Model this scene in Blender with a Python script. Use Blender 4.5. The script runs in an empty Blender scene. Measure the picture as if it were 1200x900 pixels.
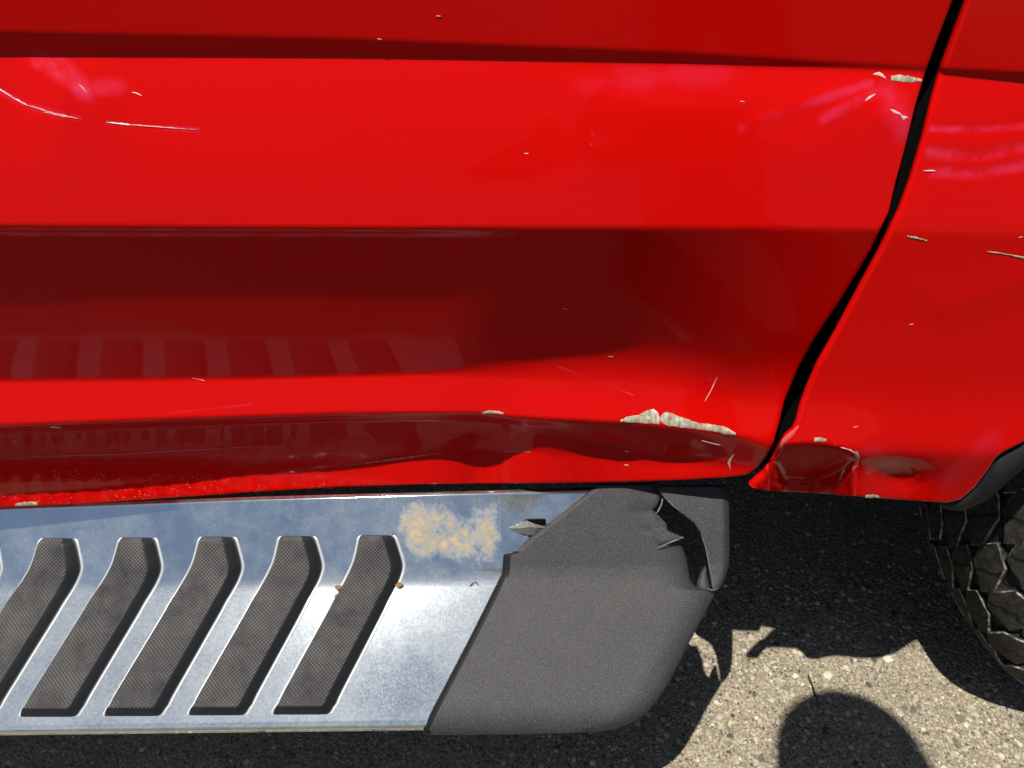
import bpy, bmesh, math, random
import numpy as np
from mathutils import Vector, Matrix

random.seed(7)
rng = np.random.default_rng(7)
SC = bpy.context.scene
COL = SC.collection
R = math.radians

# ------------------------------------------------------------------ camera, sky, sun, exposure
CAM_Y, CAM_Z, PITCH, FL = -0.60, 1.154, R(40), 900.0     # metres, radians, focal length in photo pixels
cam_d = bpy.data.cameras.new('camera')
cam = bpy.data.objects.new('camera', cam_d)
COL.objects.link(cam)
cam.location = (0, CAM_Y, CAM_Z)
cam.rotation_euler = (math.pi/2 - PITCH, 0, 0)
cam_d.sensor_fit = 'HORIZONTAL'
cam_d.sensor_width = 36
cam_d.lens = 27
cam_d.clip_start = 0.02
cam_d.clip_end = 600
SC.camera = cam

LX, LY, LZ = 0.103, 0.115, -0.402                         # the way sunlight travels
sun_el = math.atan2(-LZ, math.hypot(LX, LY))
world = bpy.data.worlds.new('World')
SC.world = world
world.use_nodes = True
wn = world.node_tree
wn.nodes.clear()
sky = wn.nodes.new('ShaderNodeTexSky')
sky.sky_type = 'NISHITA'
sky.sun_disc = False
sky.sun_elevation = sun_el
sky.sun_rotation = math.atan2(-LX, -LY)
sky.air_density = 1.0
sky.dust_density = 0.8
sky.ozone_density = 1.0
bg = wn.nodes.new('ShaderNodeBackground')
bg.inputs['Strength'].default_value = 0.052
wo = wn.nodes.new('ShaderNodeOutputWorld')
wn.links.new(sky.outputs[0], bg.inputs[0])
wn.links.new(bg.outputs[0], wo.inputs[0])
sun_d = bpy.data.lights.new('sun', 'SUN')
sun_d.energy = 5.0
sun_d.angle = R(0.53)
sun_d.color = (1.0, 0.95, 0.87)
sun = bpy.data.objects.new('sun', sun_d)
COL.objects.link(sun)
sun.location = (-1, -2, 5)
sun.rotation_euler = Vector((LX, LY, LZ)).to_track_quat('-Z', 'Y').to_euler()
SC.view_settings.view_transform = 'Standard'
SC.view_settings.look = 'None'
SC.view_settings.gamma = 1
SC.view_settings.use_curve_mapping = False
SC.view_settings.exposure = 0.27

# ------------------------------------------------------------------ helpers
CP, SP = math.cos(PITCH), math.sin(PITCH)

def ray(px, py):
    """direction (right, ahead, down) through a photo pixel, per metre of depth"""
    u = (np.asarray(px, float) - 600) / FL
    v = (np.asarray(py, float) - 450) / FL
    return u, CP - v*SP, SP + v*CP

def world_at(px, py, fwd):
    """the point on that sight line `fwd` metres ahead (measured level) of the camera"""
    u, F, D = ray(px, py)
    t = fwd / F
    return np.stack([u*t + 0*t, CAM_Y + fwd + 0*t, CAM_Z - D*t], -1)

def sst(t):
    t = np.clip(t, 0, 1)
    return t*t*(3 - 2*t)

def lerp(a, b, t):
    return a + (b - a)*t

def tag(o, label=None, cat=None, group=None, kind=None):
    if label: o['label'] = label
    if cat: o['category'] = cat
    if group: o['group'] = group
    if kind: o['kind'] = kind
    return o

def obj(name, me, mat=None, parent=None, smooth=True):
    o = bpy.data.objects.new(name, me)
    COL.objects.link(o)
    if mat is not None and not me.materials:
        for m in (mat if isinstance(mat, (list, tuple)) else [mat]):
            me.materials.append(m)
    if parent: o.parent = parent
    if smooth:
        me.polygons.foreach_set('use_smooth', [True]*len(me.polygons))
    return o

def grid_mesh(name, P, keep=None, uv=None):
    """mesh from an (n, m, 3) array of points"""
    n, m = P.shape[:2]
    V = P.reshape(-1, 3)
    F = []
    for i in range(n-1):
        for j in range(m-1):
            if keep is None or keep[i, j]:
                a = i*m + j
                F.append((a, a+m, a+m+1, a+1))
    me = bpy.data.meshes.new(name)
    me.from_pydata(V.tolist(), [], F)
    if uv is not None:
        L = me.uv_layers.new(name='uv')
        U = uv.reshape(-1, 2)
        idx = np.empty(len(me.loops), int)
        me.loops.foreach_get('vertex_index', idx)
        L.data.foreach_set('uv', U[idx].ravel())
    me.update()
    return me

def solidify(o, t, offset=-1):
    md = o.modifiers.new('thickness', 'SOLIDIFY')
    md.thickness = t
    md.offset = offset
    return o

def box_bm(bm, x0, x1, y0, y1, z0, z1, bev=0.0):
    r = bmesh.ops.create_cube(bm, size=1)
    for v in r['verts']:
        v.co = Vector((lerp(x0, x1, v.co.x+.5), lerp(y0, y1, v.co.y+.5), lerp(z0, z1, v.co.z+.5)))
    if bev:
        es = list({e for v in r['verts'] for e in v.link_edges})
        bmesh.ops.bevel(bm, geom=es, offset=bev, segments=2, affect='EDGES')

def bm_mesh(bm, name):
    bmesh.ops.recalc_face_normals(bm, faces=bm.faces)
    me = bpy.data.meshes.new(name)
    bm.to_mesh(me)
    bm.free()
    return me

# ------------------------------------------------------------------ materials
class NT:
    def __init__(self, name):
        self.m = bpy.data.materials.new(name)
        self.m.use_nodes = True
        self.t = self.m.node_tree
        self.b = self.t.nodes['Principled BSDF']
    def n(self, kind, **kw):
        nd = self.t.nodes.new(kind)
        for k, v in kw.items():
            if k.startswith('i_'):
                key = k[2:].replace('_', ' ')
                nd.inputs[int(key) if key.isdigit() else key].default_value = v
            else:
                setattr(nd, k, v)
        return nd
    def l(self, a, b):
        self.t.links.new(a, b)
    def math(self, op, a, b=None, clamp=False):
        nd = self.n('ShaderNodeMath', operation=op, use_clamp=clamp)
        for i, x in enumerate((a, b)):
            if x is None: continue
            if isinstance(x, (int, float)): nd.inputs[i].default_value = x
            else: self.l(x, nd.inputs[i])
        return nd.outputs[0]
    def mapr(self, v, a, b, c=0.0, d=1.0):
        nd = self.n('ShaderNodeMapRange', interpolation_type='SMOOTHSTEP')
        self.l(v, nd.inputs[0])
        for i, x in enumerate((a, b, c, d)): nd.inputs[i+1].default_value = x
        return nd.outputs[0]
    def mix(self, f, a, b):
        nd = self.n('ShaderNodeMix', data_type='RGBA')
        if isinstance(f, (int, float)): nd.inputs[0].default_value = f
        else: self.l(f, nd.inputs[0])
        for k, x in ((6, a), (7, b)):
            if isinstance(x, tuple): nd.inputs[k].default_value = (*x, 1)
            else: self.l(x, nd.inputs[k])
        return nd.outputs[2]
    def pos(self):
        return self.n('ShaderNodeNewGeometry').outputs['Position']
    def noise(self, scale, detail=4, rough=.55, vec=None, dist=0.0):
        nd = self.n('ShaderNodeTexNoise', i_Scale=scale, i_Detail=detail, i_Roughness=rough, i_Distortion=dist)
        self.l(vec if vec is not None else self.pos(), nd.inputs['Vector'])
        return nd.outputs[0]
    def bump(self, h, strength, dist, normal=None):
        nd = self.n('ShaderNodeBump', i_Strength=strength, i_Distance=dist)
        self.l(h, nd.inputs['Height'])
        if normal is not None: self.l(normal, nd.inputs['Normal'])
        return nd.outputs[0]
    def set(self, **kw):
        for k, v in kw.items():
            s = self.b.inputs[k.replace('_', ' ')]
            if isinstance(v, (int, float)): s.default_value = v
            elif isinstance(v, tuple): s.default_value = (*v, 1) if len(v) == 3 else v
            else: self.l(v, s)
        return self

def plain(name, col, rough=.6, metallic=0.0, spec=.5):
    t = NT(name)
    t.set(Base_Color=col, Roughness=rough, Metallic=metallic, Specular_IOR_Level=spec)
    return t.m

def mat_paint():
    t = NT('red_paint')
    p = t.pos()
    sep = t.n('ShaderNodeSeparateXYZ'); t.l(p, sep.inputs[0])
    vor = t.n('ShaderNodeTexVoronoi', i_Scale=190.0); t.l(p, vor.inputs['Vector'])
    fine = t.math('LESS_THAN', vor.outputs['Distance'], .20)
    patch = t.noise(26, 4)
    low = t.mapr(sep.outputs[2], .500, .470)
    thr = t.math('SUBTRACT', t.math('MULTIPLY', low, .25), 0.0)
    dusty = t.mapr(t.math('ADD', patch, thr), .66, .80)
    spots = t.math('MULTIPLY', fine, dusty)
    film = t.math('MULTIPLY', low, t.mapr(t.noise(90, 5, .7), .42, .8))
    dust = t.math('MAXIMUM', t.math('MULTIPLY', spots, .38), t.math('MULTIPLY', film, .05))
    c = t.mix(dust, (.51, .0022, .0012), (.60, .25, .22))
    orange = t.noise(700, 2)
    rgh = t.math('ADD', .16, t.math('MULTIPLY', t.noise(55, 6, .7), .10))
    wav = t.noise(6.0, 1)
    t.set(Base_Color=c, Roughness=t.math('ADD', rgh, t.math('MULTIPLY', dust, .5)), Specular_IOR_Level=.05,
          Coat_Weight=.30, Coat_Roughness=.03, Coat_IOR=1.38)
    n = t.bump(orange, .02, .0006)
    t.set(Coat_Normal=n)
    return t.m

def board_fwd0(px, py):
    return .600 - (py - 597 + px*.04)*.00065

def add_sheen_scuffs(m, segs):
    """sky reflection on creases, with scuffs, painted as soft pale pink streaks"""
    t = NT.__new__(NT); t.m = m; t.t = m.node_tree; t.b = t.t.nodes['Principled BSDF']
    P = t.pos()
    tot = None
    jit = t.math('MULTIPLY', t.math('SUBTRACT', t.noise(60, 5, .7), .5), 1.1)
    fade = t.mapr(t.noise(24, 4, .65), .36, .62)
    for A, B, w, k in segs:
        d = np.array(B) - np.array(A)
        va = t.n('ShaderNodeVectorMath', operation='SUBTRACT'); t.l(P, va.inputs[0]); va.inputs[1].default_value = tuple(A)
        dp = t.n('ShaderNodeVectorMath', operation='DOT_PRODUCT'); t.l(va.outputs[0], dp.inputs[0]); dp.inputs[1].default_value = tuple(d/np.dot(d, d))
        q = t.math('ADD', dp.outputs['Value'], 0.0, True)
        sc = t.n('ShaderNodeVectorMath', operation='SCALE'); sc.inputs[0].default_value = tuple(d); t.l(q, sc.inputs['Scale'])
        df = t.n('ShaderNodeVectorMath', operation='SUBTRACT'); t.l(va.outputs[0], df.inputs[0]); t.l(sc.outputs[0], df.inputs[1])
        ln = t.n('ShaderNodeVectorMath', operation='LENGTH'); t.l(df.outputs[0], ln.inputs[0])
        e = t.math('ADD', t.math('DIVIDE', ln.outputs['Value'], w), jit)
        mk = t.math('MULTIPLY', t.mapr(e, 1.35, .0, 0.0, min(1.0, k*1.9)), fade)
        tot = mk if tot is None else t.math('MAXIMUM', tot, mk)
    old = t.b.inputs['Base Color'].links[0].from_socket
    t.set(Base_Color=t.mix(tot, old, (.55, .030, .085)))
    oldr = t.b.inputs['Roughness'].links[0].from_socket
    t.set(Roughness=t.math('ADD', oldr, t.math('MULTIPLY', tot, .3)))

def mat_chrome():
    t = NT('dirty_chrome')
    p = t.pos()
    fine = t.noise(420, 6, .75)
    mid = t.noise(38, 5, .65)
    big = t.noise(9, 3, .5)
    sx = t.n('ShaderNodeSeparateXYZ'); t.l(p, sx.inputs[0])
    streak = t.n('ShaderNodeMapping'); streak.inputs['Scale'].default_value = (1, .55, .55); streak.inputs['Rotation'].default_value = (0, .5, 0)
    t.l(p, streak.inputs['Vector'])
    speck = t.noise(520, 5, .8, streak.outputs[0])
    soft = t.mapr(t.math('ADD', t.math('MULTIPLY', mid, .6), t.math('MULTIPLY', big, .5)), .38, .78)
    film = t.math('ADD', t.math('MULTIPLY', t.mapr(speck, .52, .74), t.math('ADD', .08, t.math('MULTIPLY', soft, .40))), t.math('MULTIPLY', soft, .16))
    dn = t.mapr(sx.outputs[1], -.062, -.072)
    film = t.math('ADD', film, t.math('ADD', .04, t.math('MULTIPLY', dn, t.math('ADD', .06, t.math('MULTIPLY', t.mapr(t.noise(300, 6, .75), .36, .66), .18)))))
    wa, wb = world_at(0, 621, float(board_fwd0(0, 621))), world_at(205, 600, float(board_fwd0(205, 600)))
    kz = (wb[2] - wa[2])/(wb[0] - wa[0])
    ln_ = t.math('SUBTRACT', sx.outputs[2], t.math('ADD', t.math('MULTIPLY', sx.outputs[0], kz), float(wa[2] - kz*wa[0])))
    door_shade = t.math('MULTIPLY', t.mapr(ln_, -.0006, .0012), t.mapr(sx.outputs[0], float(wb[0]) + .01, float(wb[0]) - .005))  # wedge of the door's shadow, put in by thinning the film
    film = t.math('MULTIPLY', film, t.math('SUBTRACT', 1.0, t.math('MULTIPLY', door_shade, .85)), clamp=True)
    # dried tan mud smudge, where it sits on the step
    def blob(c, rx, ry):
        s = t.n('ShaderNodeVectorMath', operation='SUBTRACT'); t.l(p, s.inputs[0]); s.inputs[1].default_value = c
        q = t.n('ShaderNodeVectorMath', operation='MULTIPLY'); t.l(s.outputs[0], q.inputs[0]); q.inputs[1].default_value = (1/rx, 1/ry, 0)
        ln = t.n('ShaderNodeVectorMath', operation='LENGTH'); t.l(q.outputs[0], ln.inputs[0])
        d = t.math('ADD', ln.outputs['Value'], t.math('MULTIPLY', t.math('SUBTRACT', t.noise(42, 6, .75, None, .6), .5), 2.6))
        return t.mapr(d, 1.35, .35)
    mud = 0.0
    for (a, b_, f_, rx, ry) in ((503, 614, .579, .034, .014), (530, 646, .562, .038, .012), (568, 632, .570, .018, .020), (494, 632, .570, .018, .018)):
        q_ = blob(tuple(world_at(a, b_, f_)), rx, ry)
        mud = q_ if isinstance(mud, float) else t.math('MAXIMUM', mud, q_)
    mud = t.math('MULTIPLY', mud, t.math('ADD', .18, t.math('MULTIPLY', t.mapr(t.noise(95, 6, .75, None, .4), .38, .62), .72)))
    c3 = world_at(480, 815, .43)
    smear = blob(tuple(c3), .06, .035)
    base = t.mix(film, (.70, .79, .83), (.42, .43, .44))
    base = t.mix(t.math('MULTIPLY', mud, 1.7, True), base, (.40, .325, .225))
    base = t.mix(t.math('MULTIPLY', t.math('MULTIPLY', smear, t.mapr(fine, .42, .55)), .5), base, (.17, .25, .40))
    met = t.math('SUBTRACT', 1.0, t.math('ADD', t.math('MULTIPLY', film, .80), t.math('MULTIPLY', mud, 1.15)), clamp=True)
    rgh = t.math('ADD', .052, t.math('ADD', t.math('MULTIPLY', film, .10), t.math('MULTIPLY', mud, .12)))
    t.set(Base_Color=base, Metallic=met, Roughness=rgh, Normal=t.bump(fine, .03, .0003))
    return t.m

def mat_rubber():
    t = NT('tread_rubber')
    uv = t.n('ShaderNodeUVMap', uv_map='uv').outputs[0]
    sep = t.n('ShaderNodeSeparateXYZ'); t.l(uv, sep.inputs[0])
    k = 2*math.pi/.0044
    a = t.math('SINE', t.math('MULTIPLY', sep.outputs[0], k))
    b = t.math('SINE', t.math('MULTIPLY', sep.outputs[1], k))
    h = t.math('MULTIPLY', a, b)
    dust = t.noise(45, 5, .7)
    top = t.mapr(h, -.1, .9)
    dust = t.math('ADD', dust, t.math('MULTIPLY', t.math('SUBTRACT', t.noise(16, 3, .5), .5), .5))
    c = t.mix(t.math('MULTIPLY', t.mapr(dust, .05, .80), t.math('ADD', .28, t.math('MULTIPLY', top, .72))), (.020, .020, .022), (.158, .153, .150))
    t.set(Base_Color=c, Roughness=.72, Specular_IOR_Level=.35, Normal=t.bump(h, .9, .0007))
    return t.m

def mat_plastic():
    t = NT('textured_black_plastic')
    g = t.noise(900, 4, .7)
    d = t.noise(30, 5, .65)
    c = t.mix(t.mapr(d, .25, .8), (.024, .024, .027), (.034, .033, .033))
    c = t.mix(t.math('MULTIPLY', t.mapr(g, .48, .64), .75), c, (.100, .102, .106))
    c = t.mix(t.math('MULTIPLY', t.mapr(t.noise(330, 3), .70, .76), .15), c, (.26, .25, .24))
    t.set(Base_Color=c, Roughness=.55, Specular_IOR_Level=.4, Normal=t.bump(g, .8, .0007))
    return t.m

def mat_tyre(name, dusty):
    t = NT(name)
    d = t.noise(120, 6, .75)
    c = t.mix(t.mapr(d, .35, .75), (.012, .012, .012), (.060, .053, .045) if not dusty else (.62, .59, .54))
    if not dusty:
        oc = t.n('ShaderNodeTexCoord').outputs['Object']
        wv = t.n('ShaderNodeTexWave', wave_type='BANDS', bands_direction='DIAGONAL', i_Scale=14.0, i_Distortion=2.5, i_Detail=1.0)
        wv.inputs['Detail Scale'].default_value = 3.0
        t.l(oc, wv.inputs['Vector'])
        sip = t.mapr(wv.outputs['Fac'], .06, .015)
        c = t.mix(sip, c, (.004, .004, .004))
    if dusty:
        c = t.mix(t.mapr(t.noise(35, 3), .34, .52), (.05, .047, .043), c)
    t.set(Base_Color=c, Roughness=.8, Specular_IOR_Level=.3, Normal=t.bump(t.noise(700, 3), .5, .0006))
    return t.m

def mat_ground(name='asphalt', stone=False):
    t = NT(name)
    p = t.pos()
    if stone:
        pal = t.n('ShaderNodeValToRGB')
        info = t.n('ShaderNodeVertexColor', layer_name='tint')
        nz = t.math('MULTIPLY', t.math('SUBTRACT', t.noise(300, 4), .5), .35)
        s2 = t.n('ShaderNodeSeparateColor'); t.l(info.outputs[0], s2.inputs[0])
        t.l(t.math('ADD', s2.outputs[0], nz), pal.inputs[0])
        e = pal.color_ramp.elements
        e[0].position = 0; e[0].color = (.07, .065, .06, 1)
        e[1].position = 1; e[1].color = (.62, .56, .43, 1)
        for q, cc in ((.25, (.27, .238, .18, 1)), (.5, (.40, .352, .262, 1)), (.75, (.50, .46, .36, 1))):
            x = e.new(q); x.color = cc
        t.set(Base_Color=pal.outputs[0], Roughness=.8, Specular_IOR_Level=.3, Normal=t.bump(t.noise(900, 3), .3, .0004))
        return t.m
    v1 = t.n('ShaderNodeTexVoronoi', i_Scale=170.0); t.l(p, v1.inputs['Vector'])
    v2 = t.n('ShaderNodeTexVoronoi', i_Scale=430.0); t.l(p, v2.inputs['Vector'])
    pal = t.n('ShaderNodeValToRGB')
    s = t.n('ShaderNodeSeparateColor'); t.l(v1.outputs['Color'], s.inputs[0])
    t.l(s.outputs[0], pal.inputs[0])
    e = pal.color_ramp.elements
    e[0].position = 0; e[0].color = (.09, .085, .075, 1)
    e[1].position = 1; e[1].color = (.55, .48, .35, 1)
    for q, cc in ((.3, (.27, .24, .185, 1)), (.6, (.40, .355, .265, 1)), (.85, (.46, .425, .35, 1))):
        x = e.new(q); x.color = cc
    s2 = t.n('ShaderNodeSeparateColor'); t.l(v2.outputs['Color'], s2.inputs[0])
    sand = t.mix(s2.outputs[0], (.18, .155, .115), (.46, .39, .27))
    edge = t.mapr(v1.outputs['Distance'], .30, .50)
    c = t.mix(edge, pal.outputs[0], sand)
    c = t.mix(t.mapr(t.noise(14, 5, .6), .50, .75), c, t.mix(.45, c, (.12, .11, .09)))
    c = t.mix(t.math('MULTIPLY', t.mapr(t.noise(330, 5, .75), .52, .64), .75), c, (.075, .068, .055))
    h = t.math('SUBTRACT', t.math('MULTIPLY', t.noise(260, 5, .7), .8), t.math('MULTIPLY', v1.outputs['Distance'], .6))
    t.set(Base_Color=c, Roughness=.88, Specular_IOR_Level=.25, Normal=t.bump(h, .9, .004))
    return t.m

M_PAINT = mat_paint()
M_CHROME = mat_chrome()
M_CAPEDGE = plain('smooth_cap_edge', (.009, .010, .010), .6, spec=.15)
M_WHITENED = plain('stress_whitened_plastic', (.15, .15, .145), .6)
M_LIP = plain('worn_plated_lip', (.62, .64, .65), .35, .45)
M_RUBBER = mat_rubber()
M_SIDE = plain('smooth_black_rubber', (.011, .012, .014), .5, spec=.3)
M_PLASTIC = mat_plastic()
M_TYRE = mat_tyre('tyre_rubber', False)
M_TYRE_EDGE = mat_tyre('dusty_tyre_edge', True)
M_GROUND = mat_ground()
M_STONE = mat_ground('aggregate', True)
M_DARK = plain('black_sealer', (.004, .004, .004), .95, spec=0.0)
M_LINER = plain('grey_liner_plastic', (.016, .017, .019), .75, spec=.25)
M_PRIMER = None
def mat_primer():
    t = NT('bare_primer')
    mp = t.n('ShaderNodeMapping'); mp.inputs['Scale'].default_value = (1, .12, .12); mp.inputs['Rotation'].default_value = (0, .25, 0)
    t.l(t.pos(), mp.inputs['Vector'])
    c = t.mix(t.mapr(t.noise(330, 4, .6, mp.outputs[0]), .30, .70), (.20, .19, .12), (.44, .40, .29))
    c = t.mix(t.mapr(t.noise(160, 4, .6), .52, .72), c, (.60, .57, .50))
    c = t.mix(t.math('MULTIPLY', t.mapr(t.noise(260, 3, .6), .60, .68), .8), c, (.30, .03, .02))
    t.set(Base_Color=c, Roughness=.6, Normal=t.bump(t.noise(330, 4, .6, mp.outputs[0]), .35, .0006))
    return t.m
M_PRIMER = mat_primer()
M_SCRATCH_GLINT = plain('scratch_and_glint', (.66, .40, .35), .4)
M_SPECK = plain('chipped_speck', (.62, .25, .21), .4)
M_PINK = plain('scuff_and_glint', (.56, .075, .07), .35)

# ------------------------------------------------------------------ ground
def build_ground():
    n = 64
    s = np.concatenate([-np.geomspace(200, 1.2, 14), np.linspace(-1.0, 1.6, n), np.geomspace(1.8, 200, 14)])
    X, Y = np.meshgrid(s, s)
    Z = np.zeros_like(X)
    near = np.exp(-((X/1.5)**2 + (Y/1.5)**2))
    for k in range(26):
        a, f, ph = rng.uniform(0, 6.28), rng.uniform(4, 30), rng.uniform(0, 6.28)
        Z += near*.0035/f*np.sin(f*(X*math.cos(a) + Y*math.sin(a)) + ph)
    o = obj('ground', grid_mesh('ground', np.stack([X, Y, Z], -1)[:, ::-1]), M_GROUND)
    o['kind'] = 'structure'
    return o
build_ground()

def build_added_road():  # out-of-view road added to cut bounce light and reflections on the door
    n = 90
    x = np.linspace(-60, 60, 3*n)
    x = np.sign(x)*60*(np.abs(x)/60)**2.2
    edge = -.36 + .03*np.sin(x*3.1) + .015*np.sin(x*11 + 1) + .008*np.sin(x*29)
    rows = [np.stack([x, lerp(-9.0, edge, k), .010 + 0*x], -1) for k in np.linspace(0, 1, 12)]
    rows.append(np.stack([x, edge + .012, -.004 + 0*x], -1))
    t = NT('added_dark_asphalt')
    v = t.n('ShaderNodeTexVoronoi', i_Scale=140.0); t.l(t.pos(), v.inputs['Vector'])
    sc = t.n('ShaderNodeSeparateColor'); t.l(v.outputs['Color'], sc.inputs[0])
    t.set(Base_Color=t.mix(sc.outputs[0], (.04, .039, .037), (.10, .094, .085)), Roughness=.9, Normal=t.bump(v.outputs['Distance'], .8, .004))
    o = obj('added_road', grid_mesh('added_road', np.stack(rows)[::-1]), t.m)
    o['kind'] = 'structure'
build_added_road()

def build_stones():
    """exposed aggregate, half sunk in the binder, too many to count"""
    V, F, T = [], [], []
    def stone(x, y, r, tint, flat):
        b = len(V)
        k = 6
        a0 = random.uniform(0, 6.28)
        st = random.uniform(.65, 1.0)
        ca, sa = math.cos(a0), math.sin(a0)
        rings = ((1.0, -.15), (.86, .35), (.45, .62))
        for q, (rr, h) in enumerate(rings):
            for i in range(k):
                an = 6.283*i/k + .3*q
                j = random.uniform(.82, 1.15)
                ex, ey = rr*r*j*math.cos(an), rr*r*j*st*math.sin(an)
                V.append((x + ex*ca - ey*sa, y + ex*sa + ey*ca, r*flat*h*random.uniform(.85, 1.15)))
                T.append(tint)
        for q in range(2):
            for i in range(k):
                F.append((b+q*k+i, b+q*k+(i+1) % k, b+(q+1)*k+(i+1) % k, b+(q+1)*k+i))
        F.append(tuple(b+2*k+i for i in range(k)))
    n = 0
    while n < 21000:
        x = random.uniform(-.75, 1.25); y = random.uniform(-.35, .75)
        lit = x > .05 and y < .25
        if not lit and random.random() < .62: continue
        r = min(.0055, .0015*random.paretovariate(2.5))
        tint = min(1, max(0, random.gauss(.46, .27)))
        stone(x, y, r, tint, random.uniform(.35, .75))
        n += 1
    for (px, py, r, tint) in ((1018, 803, .007, .0), (1070, 832, .008, .05), (932, 792, .007, .9), (970, 792, .009, .85), (884, 813, .005, .02),
                              (1060, 830, .006, .1), (1040, 772, .010, .95), (892, 889, .006, .05), (1125, 842, .007, .1), (1075, 878, .007, .7)):
        u, Fw, D = ray(px, py); t = CAM_Z/D
        stone(float(u*t), float(CAM_Y + Fw*t), r, tint, .6)
    me = bpy.data.meshes.new('gravel')
    me.from_pydata(V, [], F)
    ca = me.color_attributes.new('tint', 'FLOAT_COLOR', 'POINT')
    ca.data.foreach_set('color', np.repeat(np.array(T), 4).astype(np.float32))
    o = obj('gravel', me, M_STONE, smooth=False)
    o['kind'] = 'stuff'
    return o
build_stones()

# ------------------------------------------------------------------ the truck
truck = bpy.data.objects.new('pickup_truck', None)
COL.objects.link(truck)
truck.location = (0, .9, 0)
tag(truck, 'red pickup truck with dented door and torn chrome running board', 'pickup truck')
bpy.context.view_layer.update()
def under(o, parent):
    o.parent = parent
    o.matrix_parent_inverse = parent.matrix_world.inverted() if parent is truck else Matrix.Identity(4)
    return o
# parts are modelled in world coordinates: the Empty's offset is undone in each part
def part(name, me, mat, parent=truck, smooth=True):
    o = obj(name, me, mat, None, smooth)
    o.parent = parent
    if parent is truck: o.matrix_parent_inverse = Matrix.Translation((0, -.9, 0))
    return o

# --- body side: lean of the sheet metal (degrees, + faces up) read along each sight-line column, then integrated
PXS = np.arange(-1100, 1721, 4.0)
PYS = np.arange(-300, 640, 1.0)
GX, GY = np.meshgrid(PXS, PYS)

def dent(b, cx, cy, rx, ry, amp, rot=0.0):
    c, s = math.cos(R(rot)), math.sin(R(rot))
    dx, dy = GX - cx, GY - cy
    ex = (dx*c + dy*s)/rx; ey = (-dx*s + dy*c)/ry
    return b + amp*ey*np.exp(-.5*(ex*ex + ey*ey))*1.65

def ridge(b, pts, w, amp, fade=20):
    """crease along a polyline y(x)"""
    xs = [q[0] for q in pts]; ys = [q[1] for q in pts]
    yl = np.interp(GX, xs, ys)
    e = (GY - yl)/w
    f = sst((GX - xs[0])/fade)*sst((xs[-1] - GX)/fade)
    return b + amp*f*e*np.exp(-.5*e*e)*1.65

def ext(x, pts):
    """interpolate a polyline, carrying its first segment on to the left"""
    xs = [q[0] for q in pts]; ys = [q[1] for q in pts]
    m = (ys[1] - ys[0])/(xs[1] - xs[0])
    x = np.asarray(x, float)
    return np.interp(x, xs, ys) + np.where((x < xs[0]) & (xs[0] < 0) & (xs[0] > -450), (x - xs[0])*m, 0)
def line(pts):
    return ext(GX, pts)

def blend(b, seg, L, w):
    return lerp(b, seg, sst((GY - L)/w + .5))

def march(b, f0=.600):
    fwd = np.empty_like(GX)
    f = np.full(len(PXS), f0)
    _, F, D = ray(PXS, np.full(len(PXS), PYS[0]))
    d = f*D/F
    fwd[0] = f
    for i in range(1, len(PYS)):
        _, F, D = ray(PXS, np.full(len(PXS), PYS[i]))
        r = D/F
        a = np.radians(b[i])
        ds = (r*f - d)/(np.cos(a) + r*np.sin(a))
        f = f - ds*np.sin(a)
        d = d + ds*np.cos(a)
        fwd[i] = f
    return fwd

L1 = [(-420, 28), (0, 38), (400, 46), (800, 62), (1090, 80), (1200, 85), (1700, 108)]
L2 = [(-420, 60), (0, 63), (400, 66), (800, 74), (1090, 85), (1200, 95), (1700, 125)]
L3 = [(-420, 264), (0, 264), (400, 266), (900, 267), (1200, 272), (1700, 276)]
L4 = [(-420, 452), (0, 447), (300, 444), (540, 438), (640, 433), (720, 432), (800, 438), (880, 444), (1000, 450)]
L5 = [(-420, 502), (0, 498), (150, 492), (300, 487), (400, 484), (500, 483), (560, 483), (600, 488), (650, 491), (740, 495), (800, 501), (860, 509), (905, 522), (1000, 540)]
L6 = [(-420, 600), (0, 584), (100, 577), (200, 569), (300, 559), (400, 548), (460, 538), (540, 530), (620, 531), (700, 537), (800, 542), (900, 555)]

def inside(px, py, poly):
    r = np.zeros(px.shape, bool)
    n = len(poly)
    for i in range(n):
        (x1, y1), (x2, y2) = poly[i], poly[(i+1) % n]
        c = ((y1 > py) != (y2 > py)) & (px < (x2-x1)*(py-y1)/(y2-y1+1e-9) + x1)
        r ^= c
    return r
def facet(b, poly, amp, soft=2):
    m = inside(GX, GY, poly).astype(float)
    for _ in range(soft):
        m = (m + np.roll(m, 1, 0) + np.roll(m, -1, 0) + np.roll(m, 1, 1) + np.roll(m, -1, 1))/5
    # the sheet comes back to its old plane further down
    w = sst((GY - 118)/30)*sst((250 - GY)/40)
    w = w/w.sum(0, keepdims=True)
    return b + amp*(m - m.sum(0, keepdims=True)*w)

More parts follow.
